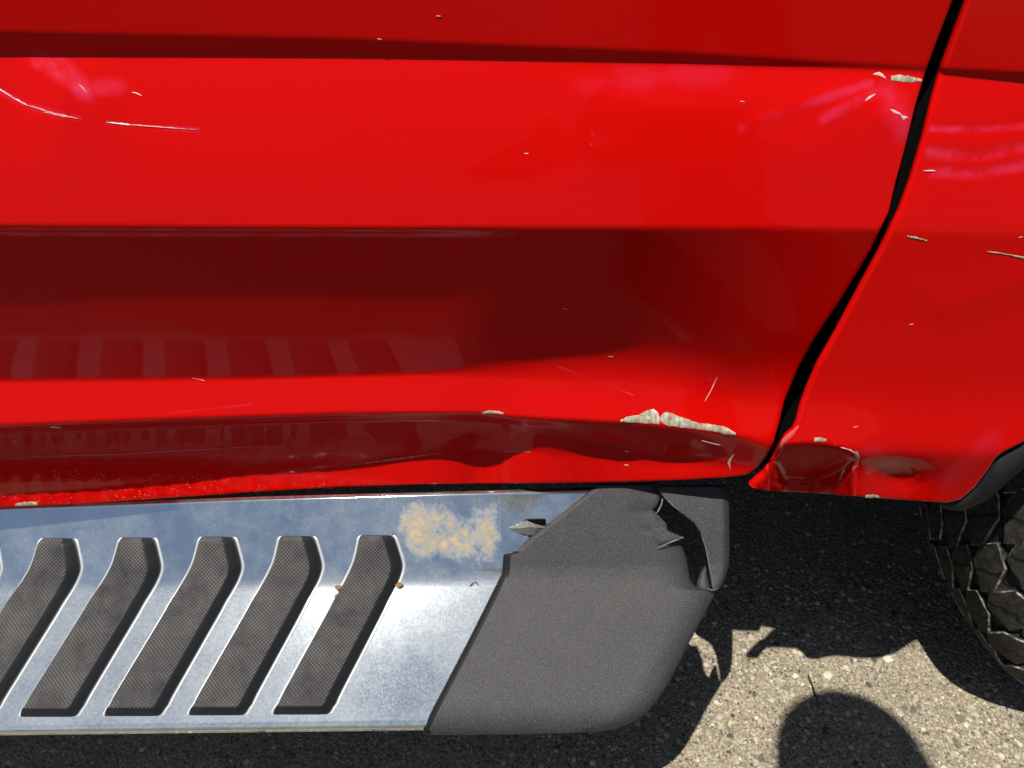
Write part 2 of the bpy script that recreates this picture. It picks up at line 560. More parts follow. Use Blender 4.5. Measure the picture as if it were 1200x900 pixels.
def door_field():
    top = -1.5 + 0*GX + 4.5*sst((GX - 0)/1000)
    t = np.clip((GY - line(L2))/(line(L3) - line(L2)), 0, 1)
    b = top
    b = blend(b, -24 + 0*GX + 4*sst((GX-800)/300), line(L1), 11)
    b = blend(b, lerp(29, 17, t), line(L2), 9)
    dentx = sst((GX - 655)/255)
    low = sst((GY - 300)/110)
    t3 = np.clip((GY - line(L3))/(line(L4) - line(L3)), 0, 1)
    y3 = GY - line(L3)
    left = 1 - sst((GX - 500)/140)
    lip = 29*np.exp(-((y3 - 7)/4.2)**2)*left
    seg3 = lerp(-17.0 + 0*GX, -13.0 + 0*GX, left) - lip
    seg3 = seg3 + 10.5*sst((GX - 690)/300)**1.1
    b = blend(b, seg3, line(L3), 9)
    w4 = 6 + 84*sst((GX - 480)/240)
    b = blend(b, 25 + 5*sst((GX - 520)/150) - 9*sst((GX-790)/90) + 0*GX, line(L4), w4)
    w5 = 6 + 14*sst((GX - 850)/60)
    l5 = 1 - sst((GX - 560)/120)
    seg5 = lerp(-17.4 + 0*GX, -7.5 + 0*GX, l5) - 36*l5*np.exp(-((GY - line(L5) - 6)/3.6)**2) + 3*sst((GX - 780)/80)*sst((GY - 512)/14) + 1.5*np.sin(GX/37.0)*sst((GX-180)/100)*sst((640-GX)/60)*sst((GY-500)/20)
    b = blend(b, seg5, line(L5), w5)
    b = blend(b, 13 + 0*GX, line(L6) - 3, 9 + 12*sst((GX - 430)/100))
    b = facet(b, [(22, 66), (78, 68), (90, 92), (106, 113), (84, 107), (50, 86)], 9)
    b = facet(b, [(82, 68), (125, 69), (108, 88), (150, 96), (128, 116), (106, 111), (92, 90)], 5, 5)
    b = facet(b, [(655, 80), (1040, 82), (1020, 110), (760, 130), (680, 108)], 4, 12)
    b = facet(b, [(860, 160), (1030, 92), (1000, 130), (960, 175)], 4, 6)
    b = facet(b, [(1010, 115), (1070, 92), (1062, 150), (1010, 165)], 4, 8)
    b = ridge(b, [(-60, 96), (0, 105), (30, 124), (60, 133), (95, 139)], 3.5, 7)
    b = ridge(b, [(120, 143), (165, 147), (235, 152)], 3.0, 6)
    b = ridge(b, [(850, 160), (940, 122), (1030, 95)], 9, -5, 50)
    b = ridge(b, [(940, 160), (985, 130), (1040, 104)], 7, -4, 40)
    b = dent(b, 1040, 135, 24, 16, -6)
    b = ridge(b, [(500, 517), (560, 505), (610, 507), (700, 522), (760, 530)], 8, 6, 40)
    b = ridge(b, [(540, 528), (600, 529), (640, 530)], 3, 7, 20)
    b = dent(b, 700, 512, 50, 9, 6, 12)
    b = dent(b, 800, 540, 40, 10, 6, -6)
    b = dent(b, 862, 470, 45, 26, 6, 0)
    return np.clip(b, -43, 50)
def panel_field():
    b = 4 + 0*GX
    t = np.clip((GY - line(L2))/(line(L3) - line(L2)), 0, 1)
    b = blend(b, -26 + 0*GX, line(L1), 6)
    b = blend(b, lerp(27, 19, t), line([(q[0], q[1] + 1) for q in L2]), 6)
    b = blend(b, 6.5 + 2*sst((GY-330)/120) + 0*GX, line(L3), 26)
    up = sst((GY - 430)/80)*(1 - .45*sst((GX - 980)/90))
    b = b + 17*up
    b = blend(b, -3 + 0*GX, 531 + 0*GX, 20)
    for y0, a in ((151, 5), (181, 6), (201, 5)):
        b = ridge(b, [(1075, y0+1), (1110, y0), (1150, y0+3), (1200, y0-8), (1330, y0-40)], 5, a, 24)
    b = ridge(b, [(1050, 330), (1110, 360), (1300, 300)], 14, -3, 60)
    # folded-in pocket at the lower front corner
    topl = np.interp(GX, [895, 908, 925, 950, 970, 985, 995, 1001], [527, 522.5, 520, 519, 521, 524.5, 529, 535])
    botl = np.interp(GX, [895, 902, 908, 914, 920, 940, 960, 978, 990, 1001], [531, 538, 548, 557, 560, 561, 560, 556, 550, 540])
    ins = (GX > 897)*(GX < 1001)
    k = ins*sst((GY - topl)/4 + .5)*sst((botl - GY)/4 + .5)
    for _ in range(5):
        k = (2*k + np.roll(k, 1, 0) + np.roll(k, -1, 0) + np.roll(k, 1, 1) + np.roll(k, -1, 1))/6
    b = lerp(b, -24, k)
    k2 = ins*sst((GY - botl)/4)*sst((botl + 16 - GY)/6)
    b = lerp(b, 36, k2)
    b = dent(b, 1046, 558, 28, 12, 12, 6)
    b = dent(b, 1046, 558, 52, 20, 7, 6)
    rr = np.hypot((GX - 1046)/60, (GY - 556)/24)
    b = b + 5*np.sin(rr*17)*np.exp(-(rr/.8)**2)*np.sign(GY - 556)
    b = dent(b, 975, 555, 20, 8, 7, -30)
    return np.clip(b, -25, 45)
FD = march(door_field())
FP = march(panel_field())

def sampler(FLD):
    def f(px, py):
        gx = np.clip((np.asarray(px, float) - PXS[0])/4.0, 0, len(PXS)-1.001)
        gy = np.clip(np.asarray(py, float) - PYS[0], 0, len(PYS)-1.001)
        i, j = gy.astype(int), gx.astype(int)
        a, c = gy - i, gx - j
        return (FLD[i, j]*(1-a)*(1-c) + FLD[i+1, j]*a*(1-c) + FLD[i, j+1]*(1-a)*c + FLD[i+1, j+1]*a*c)
    return f
fdoor, fpanel = sampler(FD), sampler(FP)

SEAM_D = [(-300, 1180), (-100, 1150), (0, 1115), (50, 1096), (85, 1083), (125, 1071), (175, 1059), (215, 1048), (250, 1040), (300, 1015),
          (350, 985), (395, 955), (430, 935), (470, 918), (495, 912), (520, 905), (536, 897), (548, 888), (556, 876), (640, 868)]
SEAM_P = [(-300, 1192), (-100, 1162), (0, 1135), (45, 1118), (85, 1103), (120, 1093), (165, 1082), (215, 1067), (250, 1054), (295, 1032),
          (345, 1005), (395, 978), (430, 958), (460, 945), (480, 938), (497, 934), (508, 929), (514, 921), (527, 913), (545, 904), (560, 892), (570, 879), (640, 872)]
BOT_D = [(-420, 622), (0, 596), (100, 590), (200, 583), (300, 576), (400, 570), (500, 567), (600, 566), (700, 565), (800, 562), (850, 559), (880, 555), (1200, 550)]
BOT_P = [(860, 570), (878, 571), (900, 575), (960, 578), (1040, 584), (1110, 589), (1126, 585), (1146, 568), (1156, 553), (1167, 536), (1176, 529),
         (1200, 517), (1260, 470), (1330, 390), (1420, 310), (1700, 160)]

def ip(tab, x):
    return ext(x, tab) if tab[0][0] == -420 else np.interp(x, [q[0] for q in tab], [q[1] for q in tab])

def body_grid(n, m, top, side0, side1, bot, rpow=1.0):
    i = np.linspace(0, 1, n)[:, None] + np.zeros((1, m))
    j = np.linspace(0, 1, m)[None, :] + np.zeros((n, 1))
    py = top + i*(560 - top)
    px = 0*py
    for _ in range(14):
        a = side0(py); c = side1(py)
        px = a + j*(c - a)
        py = top + i*(bot(px) - top)
    return px, py

def build_door():
    px, py = body_grid(330, 430, -280.0, lambda y: 0*y - 1050, lambda y: ip(SEAM_D, y), lambda x: ip(BOT_D, x))
    P = world_at(px, py, fdoor(px, py))
    # hem: the skin turns in along the bottom and along the rear edge
    r1 = P[-1] + np.array([0, .0012, -.0022]); r2 = P[-1] + np.array([0, .006, -.0026]); r3 = P[-1] + np.array([0, .022, .004])
    P = np.concatenate([P, r1[None], r2[None], r3[None]], 0)
    c1 = P[:, -1] + np.array([.0014, .0012, 0]); c2 = P[:, -1] + np.array([.0018, .005, 0]); c3 = P[:, -1] + np.array([-.004, .03, .006])
    P = np.concatenate([P, c1[:, None], c2[:, None], c3[:, None]], 1)
    return part('door', grid_mesh('door', P), M_PAINT)
def build_panel():
    px, py = body_grid(330, 420, -280.0, lambda y: ip(SEAM_P, y), lambda y: 0*y + 1690, lambda x: ip(BOT_P, x))
    P = world_at(px, py, fpanel(px, py))
    e = np.clip(1 - (px - px[:, :1])/7.0, 0, 1)
    P[..., 1] += .0035*(1 - np.sqrt(np.clip(1 - e*e, 0, 1)))
    w = sst((px[-1] - px[-1, 0] - 8)/70)[:, None]
    r1 = P[-1] + np.array([0, .0012, -.0018])*w; r2 = P[-1] + np.array([0, .005, -.0022])*w; r3 = P[-1] + np.array([0, .02, .003])*w + np.array([.004, 0, 0])*(1-w)
    P = np.concatenate([P, r1[None], r2[None], r3[None]], 0)
    cs = [P[:, 0] + np.array(d) for d in ((.030, .030, 0), (.006, .009, 0), (.0004, .0030, 0))]
    P = np.concatenate([np.stack(cs, 1), P], 1)
    return part('fender_panel', grid_mesh('fender_panel', P), M_PAINT)
door = build_door()
panel = build_panel()
tag(door, 'dented red door with paint chipped off along its lower corner')
tag(panel, 'red panel behind the door, folded in at its lower front corner')

def seg(f, pts, w, k):
    Q = [world_at(a, b, f(a, b)) for a, b in pts]
    return [(Q[i], Q[i+1], w, k) for i in range(len(Q)-1)]
add_sheen_scuffs(M_PAINT,
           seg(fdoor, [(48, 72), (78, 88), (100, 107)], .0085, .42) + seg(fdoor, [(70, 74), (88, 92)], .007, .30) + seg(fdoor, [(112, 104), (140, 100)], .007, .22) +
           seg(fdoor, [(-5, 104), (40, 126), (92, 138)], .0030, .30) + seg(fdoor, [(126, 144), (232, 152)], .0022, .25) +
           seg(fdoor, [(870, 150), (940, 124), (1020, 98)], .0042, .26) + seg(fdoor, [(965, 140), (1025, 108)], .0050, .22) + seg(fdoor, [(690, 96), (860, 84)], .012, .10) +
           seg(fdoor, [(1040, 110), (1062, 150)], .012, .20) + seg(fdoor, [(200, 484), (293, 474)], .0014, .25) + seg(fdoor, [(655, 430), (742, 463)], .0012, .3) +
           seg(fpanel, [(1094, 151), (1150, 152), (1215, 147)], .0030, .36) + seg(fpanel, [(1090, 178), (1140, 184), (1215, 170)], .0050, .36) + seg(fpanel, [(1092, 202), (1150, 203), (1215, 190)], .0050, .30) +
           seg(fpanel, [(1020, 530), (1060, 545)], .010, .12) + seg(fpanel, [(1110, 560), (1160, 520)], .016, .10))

# --- chips, scratches and pale strips for crease glints in the paint
def sub(name, me, mat, parent, smooth=True):
    o = obj(name, me, mat, None, smooth)
    o.parent = parent
    return o

def strip(name, fld, pts, w, mat, parent, lift=.0005):
    """thin raised lip of paint along a polyline of photo pixels, tapering at both ends"""
    pts = np.array(pts, float)
    d = np.r_[0, np.cumsum(np.hypot(*np.diff(pts, axis=0).T))]
    n = max(6, int(d[-1]/3))
    s = np.linspace(0, d[-1], n)
    x = np.interp(s, d, pts[:, 0]); y = np.interp(s, d, pts[:, 1])
    tx, ty = np.gradient(x), np.gradient(y)
    ln = np.hypot(tx, ty) + 1e-9
    nx, ny = -ty/ln, tx/ln
    wd = w*np.sin(np.linspace(.05, math.pi-.05, n))**.7*(1 + (.35 if w < 4.5 else .08)*rng.standard_normal(n))
    wd = np.abs(wd)
    rows = []
    for k, h in ((-1, .1), (-.4, .9), (.4, 1), (1, .1)):
        a, c = x + nx*wd*k*.5, y + ny*wd*k*.5
        q = world_at(a, c, fld(a, c))
        q[:, 1] -= lift*h + .0002
        rows.append(q)
    return sub(name, grid_mesh(name, np.stack(rows)[:, ::-1]), mat, parent)

def chip(name, fld, xs, tops, bots, mat, parent, lift=.0006, n=26):
    """flake of exposed primer bounded above and below, with a ragged rim"""
    x = np.linspace(xs[0], xs[-1], n)
    a = np.interp(x, xs, tops) + rng.normal(0, .35, n)
    c = np.interp(x, xs, bots) + rng.normal(0, .3, n)
    rows = []
    for k, h in ((0, .15), (.18, .8), (.5, 1), (.82, .7), (1, .1)):
        y = lerp(a, c, k)
        q = world_at(x, y, fld(x, y))
        q[:, 1] -= lift*h + .0003
        rows.append(q)
    return sub(name, grid_mesh(name, np.stack(rows)[:, ::-1]), mat, parent)

chip('paint_chip', fdoor, [727, 735, 748, 757, 765, 771, 773], [492, 488, 486, 481, 479, 483, 490], [494, 495, 495, 496, 496, 497, 496], M_PRIMER, door)
chip('paint_chip', fdoor, [774, 780, 787, 800, 820, 835, 850, 862], [487, 482, 484, 489, 496, 497, 500, 507], [494, 498, 499, 501, 503, 505, 509, 510], M_PRIMER, door)
for (xs, t0, b0) in (([565, 575, 590], [483, 480, 483], [485, 484, 485]),                      ([18, 30, 44], [590, 588, 588], [593, 593, 592]),
                     ([1044, 1055, 1066, 1080], [89, 87, 89, 93], [94, 95, 97, 95]),                      ):
    chip('paint_chip', fdoor, xs, t0, b0, M_PRIMER, door, .0004, 12)
for (xs, t0, b0) in (([954, 960, 968], [513, 512, 514], [517, 517, 517]), ([1063, 1072, 1086], [276, 277, 281], [278, 279.5, 282.5]), ([1157, 1180, 1200, 1215], [294, 297, 301, 304], [295.5, 298.5, 303.5, 306]),
                     ([1014, 1022, 1030], [580, 579, 581], [583, 583, 583]), ([1001, 1004, 1007], [529, 528, 533], [532, 540, 538])):
    chip('paint_chip', fpanel, xs, t0, b0, M_PRIMER, panel, .0004, 12)
for pts, w, m in (([(-40, 97), (0, 105), (28, 122), (60, 132), (92, 139)], 2.2, M_PINK), ([(52, 131), (70, 135), (90, 138.5)], 2.4, M_SCRATCH_GLINT), ([(124, 143), (150, 146), (190, 149), (232, 152)], 1.8, M_PINK), ([(125, 143), (140, 145), (160, 147)], 2.4, M_SCRATCH_GLINT),  # the two upper-left arcs are crease glints laid on as pale strips
                  ([(92, 98), (98, 104), (103, 110)], 2.4, M_PINK), ([(155, 108), (160, 109), (166, 112)], 2.6, M_SCRATCH_GLINT),
                  ([(0, 536), (140, 532), (280, 524), (330, 521)], 1.3, M_PINK),
                  ([(400, 546), (470, 537), (520, 530)], 1.6, M_PINK), ([(585, 528), (600, 529), (622, 529.5)], .9, M_PINK), 
                  ([(840, 442), (834, 456), (826, 470)], 1.2, M_SCRATCH_GLINT), ([(860, 532), (854, 542), (856, 550)], 2.0, M_SCRATCH_GLINT),
                  
                  
                  ([(822, 516), (836, 520), (844, 521)], 1.6, M_SCRATCH_GLINT), ([(58, 500), (72, 501)], 2.0, M_SCRATCH_GLINT), ([(225, 443), (240, 446)], 1.6, M_PINK)):
    strip('scratch_glint', fdoor, pts, w, m, door)
for pts, w, m in (([(1082, 200), (1096, 200)], 2.2, M_SCRATCH_GLINT), ([(1000, 528), (1006, 536), (1003, 545), (992, 556), (984, 563)], 4.0, M_PINK),
                  ([(985, 524), (996, 527), (1003, 532)], 1.8, M_SCRATCH_GLINT), ([(936, 499), (929, 507), (919, 516), (913, 526)], 6.0, M_PINK),
                  ([(990, 548), (986, 556), (982, 566)], 2.0, M_SCRATCH_GLINT), ([(1000, 548), (994, 558)], 1.8, M_SCRATCH_GLINT)):
    strip('scratch_glint', fpanel, pts, w, m, panel)
for pts, w in (([(1014, 118), (1019, 114), (1026, 110)], 3.0), ([(1023, 87), (1031, 86), (1038, 92)], 2.6), ([(1043, 128), (1049, 131), (1056, 134)], 3.4), ([(1054, 133), (1059, 138), (1064, 137)], 3.0)):
    strip('scratch_glint', fdoor, pts, w, M_SCRATCH_GLINT, door, .0003)
for (px, py) in ((514, 19), (445, 46), (617, 180), (870, 119), (662, 362), (716, 418), (734, 529), (734, 545)):
    strip('scratch_glint', fdoor, [(px-3, py-.5), (px, py), (px+2.6, py)], 1.5, M_SPECK, door, .0003)
for (px, py) in ((1068, 380), (1003, 500), (1196, 278)):
    strip('scratch_glint', fpanel, [(px-3, py+.5), (px, py), (px+2.6, py-1)], 1.5, M_SPECK, panel, .0003)

# --- what lies behind and under the sheet metal
def build_underbody():
    bm = bmesh.new()
    box_bm(bm, -2.6, 2.4, .13, 1.75, .50, .58, .01)          # floor pan
    box_bm(bm, -2.6, .62, .10, .30, .44, 1.45, .01)          # inner sill and door cavity
    box_bm(bm, -1.9, 2.4, .40, .52, .30, .495, .01)          # chassis rail
    box_bm(bm, -1.9, 2.4, 1.30, 1.42, .30, .495, .01)        # far chassis rail
    box_bm(bm, -1.9, 2.4, 1.70, 1.78, .22, 1.3, .01)         # far body side
    box_bm(bm, .62, 2.4, .36, .46, .44, 1.45, .01)           # wheel-house wall
    box_bm(bm, -2.65, -2.57, .10, 1.75, .22, 1.3, .01)       # front bulkhead
    return part('underbody', bm_mesh(bm, 'underbody'), M_DARK, smooth=False)
build_underbody()
def build_seal():
    py = np.linspace(-280, 548, 130)
    a = ip(SEAM_D, py) - 16; c = ip(SEAM_P, py) + 115
    low = sst((py - 520)/40)
    a = a - 14*low; c = c + 0*low
    rows = []
    for k in np.linspace(0, 1, 7):
        x = lerp(a, c, k)
        f = np.maximum(fdoor(x, py), fpanel(x, py)) + .020
        rows.append(world_at(x, py, f))
    G = np.stack(rows, 1)
    G = np.concatenate([G, (G[-1] + np.array([0, .05, .01]))[None]], 0)
    o = part('door_seal', grid_mesh('door_seal', G), M_DARK)
    solidify(o, .003)
build_seal()
def build_cab():
    bm = bmesh.new()
    box_bm(bm, -2.6, 2.6, .10, 1.72, 1.42, 1.46, .01)
    r = bmesh.ops.create_cube(bm, size=1)
    for v in r['verts']:
        top = v.co.z > 0
        v.co = Vector((lerp(-1.3, .75, v.co.x+.5) if top else lerp(-1.9, .95, v.co.x+.5), (lerp(.22, 1.55, v.co.y+.5) if top else lerp(.06, 1.74, v.co.y+.5)), 1.95 if top else 1.44))
    bmesh.ops.bevel(bm, geom=list({e for v in r['verts'] for e in v.link_edges}), offset=.05, segments=3, affect='EDGES')
    return part('cab', bm_mesh(bm, 'cab'), M_PAINT)
build_cab()

# wheel position
WX, WY, WZ, WR, WW = .985, .085, .405, .405, .285
def build_liner():
    P = []
    for a in np.linspace(R(168), R(10), 30):
        P.append([[WX + .475*math.cos(a), y, WZ + .475*math.sin(a)] for y in (.00, .10, .2, .36)])
    o = part('wheel_arch_liner', grid_mesh('wheel_arch_liner', np.array(P)), M_DARK)
    solidify(o, .004)
    # visible lip of the liner that follows the panel edge
    x = np.linspace(1102, 1330, 60)
    top = ip(BOT_P, x) - 2
    bot = np.interp(x, [1102, 1112, 1128, 1155, 1180, 1200, 1260, 1330], [590, 596, 597, 585, 563, 545, 500, 420])
    rows = []
    for k, dy in ((0, .010), (.25, .004), (.7, .006), (1, .014)):
        y = lerp(top, bot, k)
        q = world_at(x, y, fpanel(x, np.minimum(y, top)) + dy)
        rows.append(q)
    rows.append(rows[-1] + np.array([.004, .03, .01]))
    o = part('arch_trim', grid_mesh('arch_trim', np.stack(rows)[:, ::-1]), M_LINER)
    solidify(o, .002)
build_liner()

# ------------------------------------------------------------------ running board
E0 = [(-420, 614), (0, 598.5), (300, 587), (690, 576), (860, 571)]
E1 = [(-420, 692), (0, 687), (470, 675), (850, 668)]
E2 = [(-420, 853), (0, 851), (490, 845), (860, 839)]
def plane_fwd(px, py, Ea, fa, Eb, fb):
    ra = (lambda q: q[2]/q[1])(ray(px, ip(Ea, px)))
    rb = (lambda q: q[2]/q[1])(ray(px, ip(Eb, px)))
    _, F, D = ray(px, py)
    r = D/F
    s = (r*fa - fa*ra)/((fb*rb - fa*ra) - r*(fb - fa))
    return fa + s*(fb - fa)
def board_fwd(px, py):
    px = np.asarray(px, float); py = np.asarray(py, float)
    def one(y):
        return np.where(y < ip(E1, px), plane_fwd(px, y, E0, .600, E1, .5366), plane_fwd(px, y, E1, .5366, E2, .401))
    near = np.exp(-((py - ip(E1, px))/14)**2)
    avg = sum(one(py + d) for d in (-12, -6, 0, 6, 12))/5
    return lerp(one(py), avg, near)
def board_nrm(px, py):
    t = lerp(R(50), R(28), sst((np.asarray(py, float) - ip(E1, px))/24 + .5))
    return np.stack([0*t, -np.sin(t), np.cos(t)], -1)

CHR_R = [(560, 722), (640, 640), (652, 622), (672, 612), (860, 512)]
TEAR = [(617, 608), (640, 608), (640, 616), (634, 620), (624, 630), (614, 627), (600, 620), (612, 615)]
def inside(px, py, poly):
    r = np.zeros(px.shape, bool)
    n = len(poly)
    for i in range(n):
        (x1, y1), (x2, y2) = poly[i], poly[(i+1) % n]
        c = ((y1 > py) != (y2 > py)) & (px < (x2-x1)*(py-y1)/(y2-y1+1e-9) + x1)
        r ^= c
    return r
def build_board():
    n = 130
    cols = np.concatenate([np.linspace(-1050, 585, 300), np.arange(587, 652, 1.6), np.linspace(653, 760, 40)])
    m = len(cols)
    i = np.linspace(0, 1, n)[:, None]
    px0 = np.broadcast_to(cols[None], (n, m)).copy()
    py = ip(E0, px0) + i*(ip(E2, px0) - ip(E0, px0))
    px = np.minimum(px0, ip(CHR_R, py))
    P = world_at(px, py, board_fwd(px, py))
    last = P[-1]
    lip = [last + np.array([0, -.0022, -.0020]), last + np.array([0, -.0034, -.0052]), last + np.array([0, -.0036, -.0135]), last + np.array([0, .002, -.0160]), last + np.array([0, .05, -.012])]
    first = P[0]
    back = [first + np.array([0, .02, -.03]), first + np.array([0, .006, .0004]), first + np.array([0, .002, .0012])]
    P2 = np.concatenate([np.stack(back), P, np.stack(lip)], 0)
    keep = np.ones((P2.shape[0]-1, m-1), bool)
    cx = .25*(px[:-1, :-1] + px[1:, :-1] + px[:-1, 1:] + px[1:, 1:]); cy = .25*(py[:-1, :-1] + py[1:, :-1] + py[:-1, 1:] + py[1:, 1:])
    keep[3:3+n-1] = ~inside(cx, cy, TEAR)
    keep[3:3+n-1] &= (px[:-1, 1:] - px[:-1, :-1]) > 1e-6
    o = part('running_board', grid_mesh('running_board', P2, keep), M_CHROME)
    solidify(o, .0016)
    return o
board = build_board()
tag(board, 'chrome running board with slanted black tread pads and a torn black end cap')

# tread pads
PAD = [(626, 422, 462), (640, 419.5, 467), (656, 416, 472), (664, 413, 474), (680, 405, 469), (700, 394, 459), (839, 317.5, 386.5)]
def pad_mesh(shift_top, shift_bot, dy):
    """one raised rubber pad; it slants across the bend of the step"""
    ys = np.concatenate([np.linspace(626, 632, 5), np.linspace(635, 700, 18), np.linspace(706, 824, 16), np.linspace(827, 839, 7)])
    xl = np.interp(ys, [q[0] for q in PAD], [q[1] for q in PAD])
    xr = np.interp(ys, [q[0] for q in PAD], [q[2] for q in PAD])
    k = np.array([.1, .2, .4, .2, .1])
    pad_ = lambda a: np.convolve(np.r_[2*a[0]-a[1], 2*a[0]-a[1], a, 2*a[-1]-a[-2], 2*a[-1]-a[-2]], k, 'valid')
    xl[6:-6] = pad_(xl)[6:-6]; xr[6:-6] = pad_(xr)[6:-6]
    e = np.minimum(ys - 626, 839 - ys)
    rnd = 6*(1 - np.sqrt(1 - (1 - np.clip(e/6, 0, 1))**2))
    xl = xl + rnd; xr = xr - rnd
    sh = lerp(shift_top, shift_bot, (ys - 626)/213)
    xl = xl + sh; xr = xr + sh
    yo = ys + dy
    end = np.where(ys < 700, sst((ys - 626)/7), sst((839 - ys)/12))
    H = .0085
    prof = ((0.0, 0.0), (.4, -.55), (2.2, .75), (4.0, .97), (7.0, 1.0))
    cols, uvs = [], []
    def add(x, h):
        P = world_at(x, yo, board_fwd(x, yo)) + board_nrm(x, yo)*((h*np.where(h > 0, end, 1))*H)[:, None]
        cols.append(P)
        s = np.r_[0, np.cumsum(np.linalg.norm(np.diff(P[:, 1:], axis=0), axis=1))]
        uvs.append(np.stack([P[:, 0], s], -1))
    wdt = xr - xl
    add(xl - 3.0, 0*xl - .02); add(xl - 1.6, 0*xl + .16); add(xl - .3, 0*xl + .16); add(xl, 0*xl - .1)
    for ins, h in ((.6, .35), (2.0, .85), (3.6, 1.0)): add(xl + ins, 0*xl + h)
    for q in (.25, .5, .75): add(lerp(xl + 3.6, xr - 13, q), 0*xl + 1.0)
    for ins, h in ((14.0, 1.0), (11.5, .90), (3.5, .18), (1.0, -.05)): add(xr - ins, 0*xl + h)
    add(xr + .2, 0*xl + .14); add(xr + 1.4, 0*xl + .14); add(xr + 2.6, 0*xl - .02)
    P = np.stack(cols, 1); U = np.stack(uvs, 1)
    # close both ends
    nm = board_nrm(xl[:1], yo[:1])[0]; nm2 = board_nrm(xl[-1:], yo[-1:])[0]
    P[0] = P[0] - nm*.002; P[-1] = P[-1] - nm2*.002
    me = grid_mesh('tread_pad', P, None, U)
    me.materials.append(M_RUBBER); me.materials.append(M_SIDE); me.materials.append(M_LIP)
    nc = P.shape[1] - 1
    idx = np.zeros(len(me.polygons), np.int32)
    for q in range(len(idx)):
        i, j = divmod(q, nc)
        if j < 3 or j >= nc - 3: idx[q] = 2
        elif j >= nc - 6 or j < 5 or i < 1 or i >= len(ys) - 7: idx[q] = 1
    me.polygons.foreach_set('material_index', idx)
    return me
for k in range(-10, 6):
    s = k - 5
    o = sub('tread_pad', pad_mesh(s*93.4, s*98.8, -s*.9*1.0 if True else 0), M_RUBBER, board)

# end cap of the step: a moulded main piece and the strip torn away from it
def cap_piece(name, ys, XL, XR, h0, Hs, Rr, Rl, Rb, yb, Rt=0, cols=70, curl=None):
    ys = np.asarray(ys, float)
    j = np.linspace(0, 1, cols)
    j = np.where(j < .5, .5*(2*j)**1.35, 1 - .5*(2*(1-j))**1.35)
    a = ip(XL, ys)[:, None]; c = ip(XR, ys)[:, None]
    px = a + (c - a)*j[None]
    py = np.broadcast_to(ys[:, None], px.shape).copy()
    def fall(d, Rad):
        if not Rad: return 0*d
        e = np.clip(1 - d/Rad, 0, 1)
        return 1 - np.sqrt(np.clip(1 - e*e, 0, 1))
    h = h0 - Hs[0]*fall(px - a, Rl) - Hs[1]*fall((c - px)*.85, Rr) - Hs[2]*fall(yb - py, Rb) - Hs[3]*fall(py - ys[0], Rt)
    if curl is not None: h = h + curl(px, py)
    pyc = np.minimum(py, 852)
    P = world_at(px, py, board_fwd(px, py)) + board_nrm(px, pyc)*h[..., None]
    me = grid_mesh(name, P)
    me.materials.append(M_PLASTIC); me.materials.append(M_CAPEDGE)
    idx = np.zeros((len(ys)-1, cols-1), np.int32)
    if name == 'end_cap':
        idx[(px[:-1, :-1] - a[:-1] < 7.5) & (py[:-1, :-1] > 644)] = 1
    me.polygons.foreach_set('material_index', idx.ravel())
    return me
CAPL = [(564, 697), (570, 696), (600, 658), (630, 620), (646, 602), (649, 590), (672, 588), (700, 574), (750, 549), (800, 523), (840, 502), (855, 495), (862, 497)]
CAPR = [(564, 771), (573, 771.5), (585, 774), (592, 771), (598, 766), (604, 772), (612, 780), (622, 782), (625, 790), (627, 797), (640, 801), (655, 806.5),
        (678, 811), (686, 817), (690, 828), (693, 841), (700, 838), (720, 827), (750, 811), (775, 799), (800, 786), (820, 773), (835, 760), (846, 745), (854, 726), (858, 706), (861, 640), (862, 560)]
def curl_main(px, py):
    c = ip(CAPR, py)
    near = np.clip(1 - (c - px)/26, 0, 1)
    band = sst((py - 574)/10)*sst((640 - py)/16)
    flap = np.exp(-((px - 783)/16)**2 - ((py - 600)/20)**2)*.006
    return near**2*band*.004 + flap
ysm = np.concatenate([np.linspace(566, 690, 84), np.linspace(691, 838, 60), np.linspace(840, 862, 26)])
cap = sub('end_cap', cap_piece('end_cap', ysm, CAPL, CAPR, .0062, (.006, .016, .018, .003), 36, 9, 40, 862, 3, 90, curl_main), M_PLASTIC, board)
# fold the right and lower rim under
def add_rim(o, d):
    me = o.data
    bm = bmesh.new(); bm.from_mesh(me)
    es = [e for e in bm.edges if e.is_boundary]
    r = bmesh.ops.extrude_edge_only(bm, edges=es)
    for v in [g for g in r['geom'] if isinstance(g, bmesh.types.BMVert)]:
        v.co += Vector(d)
    for f in bm.faces: f.smooth = True
    bm.to_mesh(me); bm.free()
solidify(cap, .0028)
tag(cap, 'textured black plastic end cap, split and torn along its upper corner')
ENDL = [(566, 771), (574, 772.5), (583, 778), (592, 786), (602, 799), (612, 812), (620, 818), (628, 822), (640, 826), (655, 829), (672, 831), (688, 833.5), (693, 836)]
ENDR = [(566, 848), (571, 852), (577, 855.5), (600, 856), (640, 856), (662, 855.5), (674, 852), (684, 847), (693, 841)]
def curl_end(px, py):
    return .0035*sst((px - 845)/10)*-1 + .002*np.sin((py - 566)/40.0)
ys2 = np.linspace(568, 693, 64)
torn = sub('torn_strip', cap_piece('torn_strip', ys2, ENDL, ENDR, .0035, (.001, .006, .0, .002), 9, 4, 0, 700, 3, 30, curl_end), M_PLASTIC, board)
solidify(torn, .0030)
# small torn tongue hanging in the split
tong = [(664, 826, 828), (672, 821, 830), (680, 818, 832), (688, 817, 834), (692, 822, 835)]
tx = np.array([[q[1], (q[1]+q[2])/2, q[2]] for q in tong], float); ty = np.array([[q[0]]*3 for q in tong], float)
o = sub('torn_tongue', grid_mesh('torn_tongue', world_at(tx, ty, board_fwd(tx, ty)) - board_nrm(tx, ty)*np.array([.004, .001, .004])[None, :, None]), M_PLASTIC, board)
solidify(o, .002)
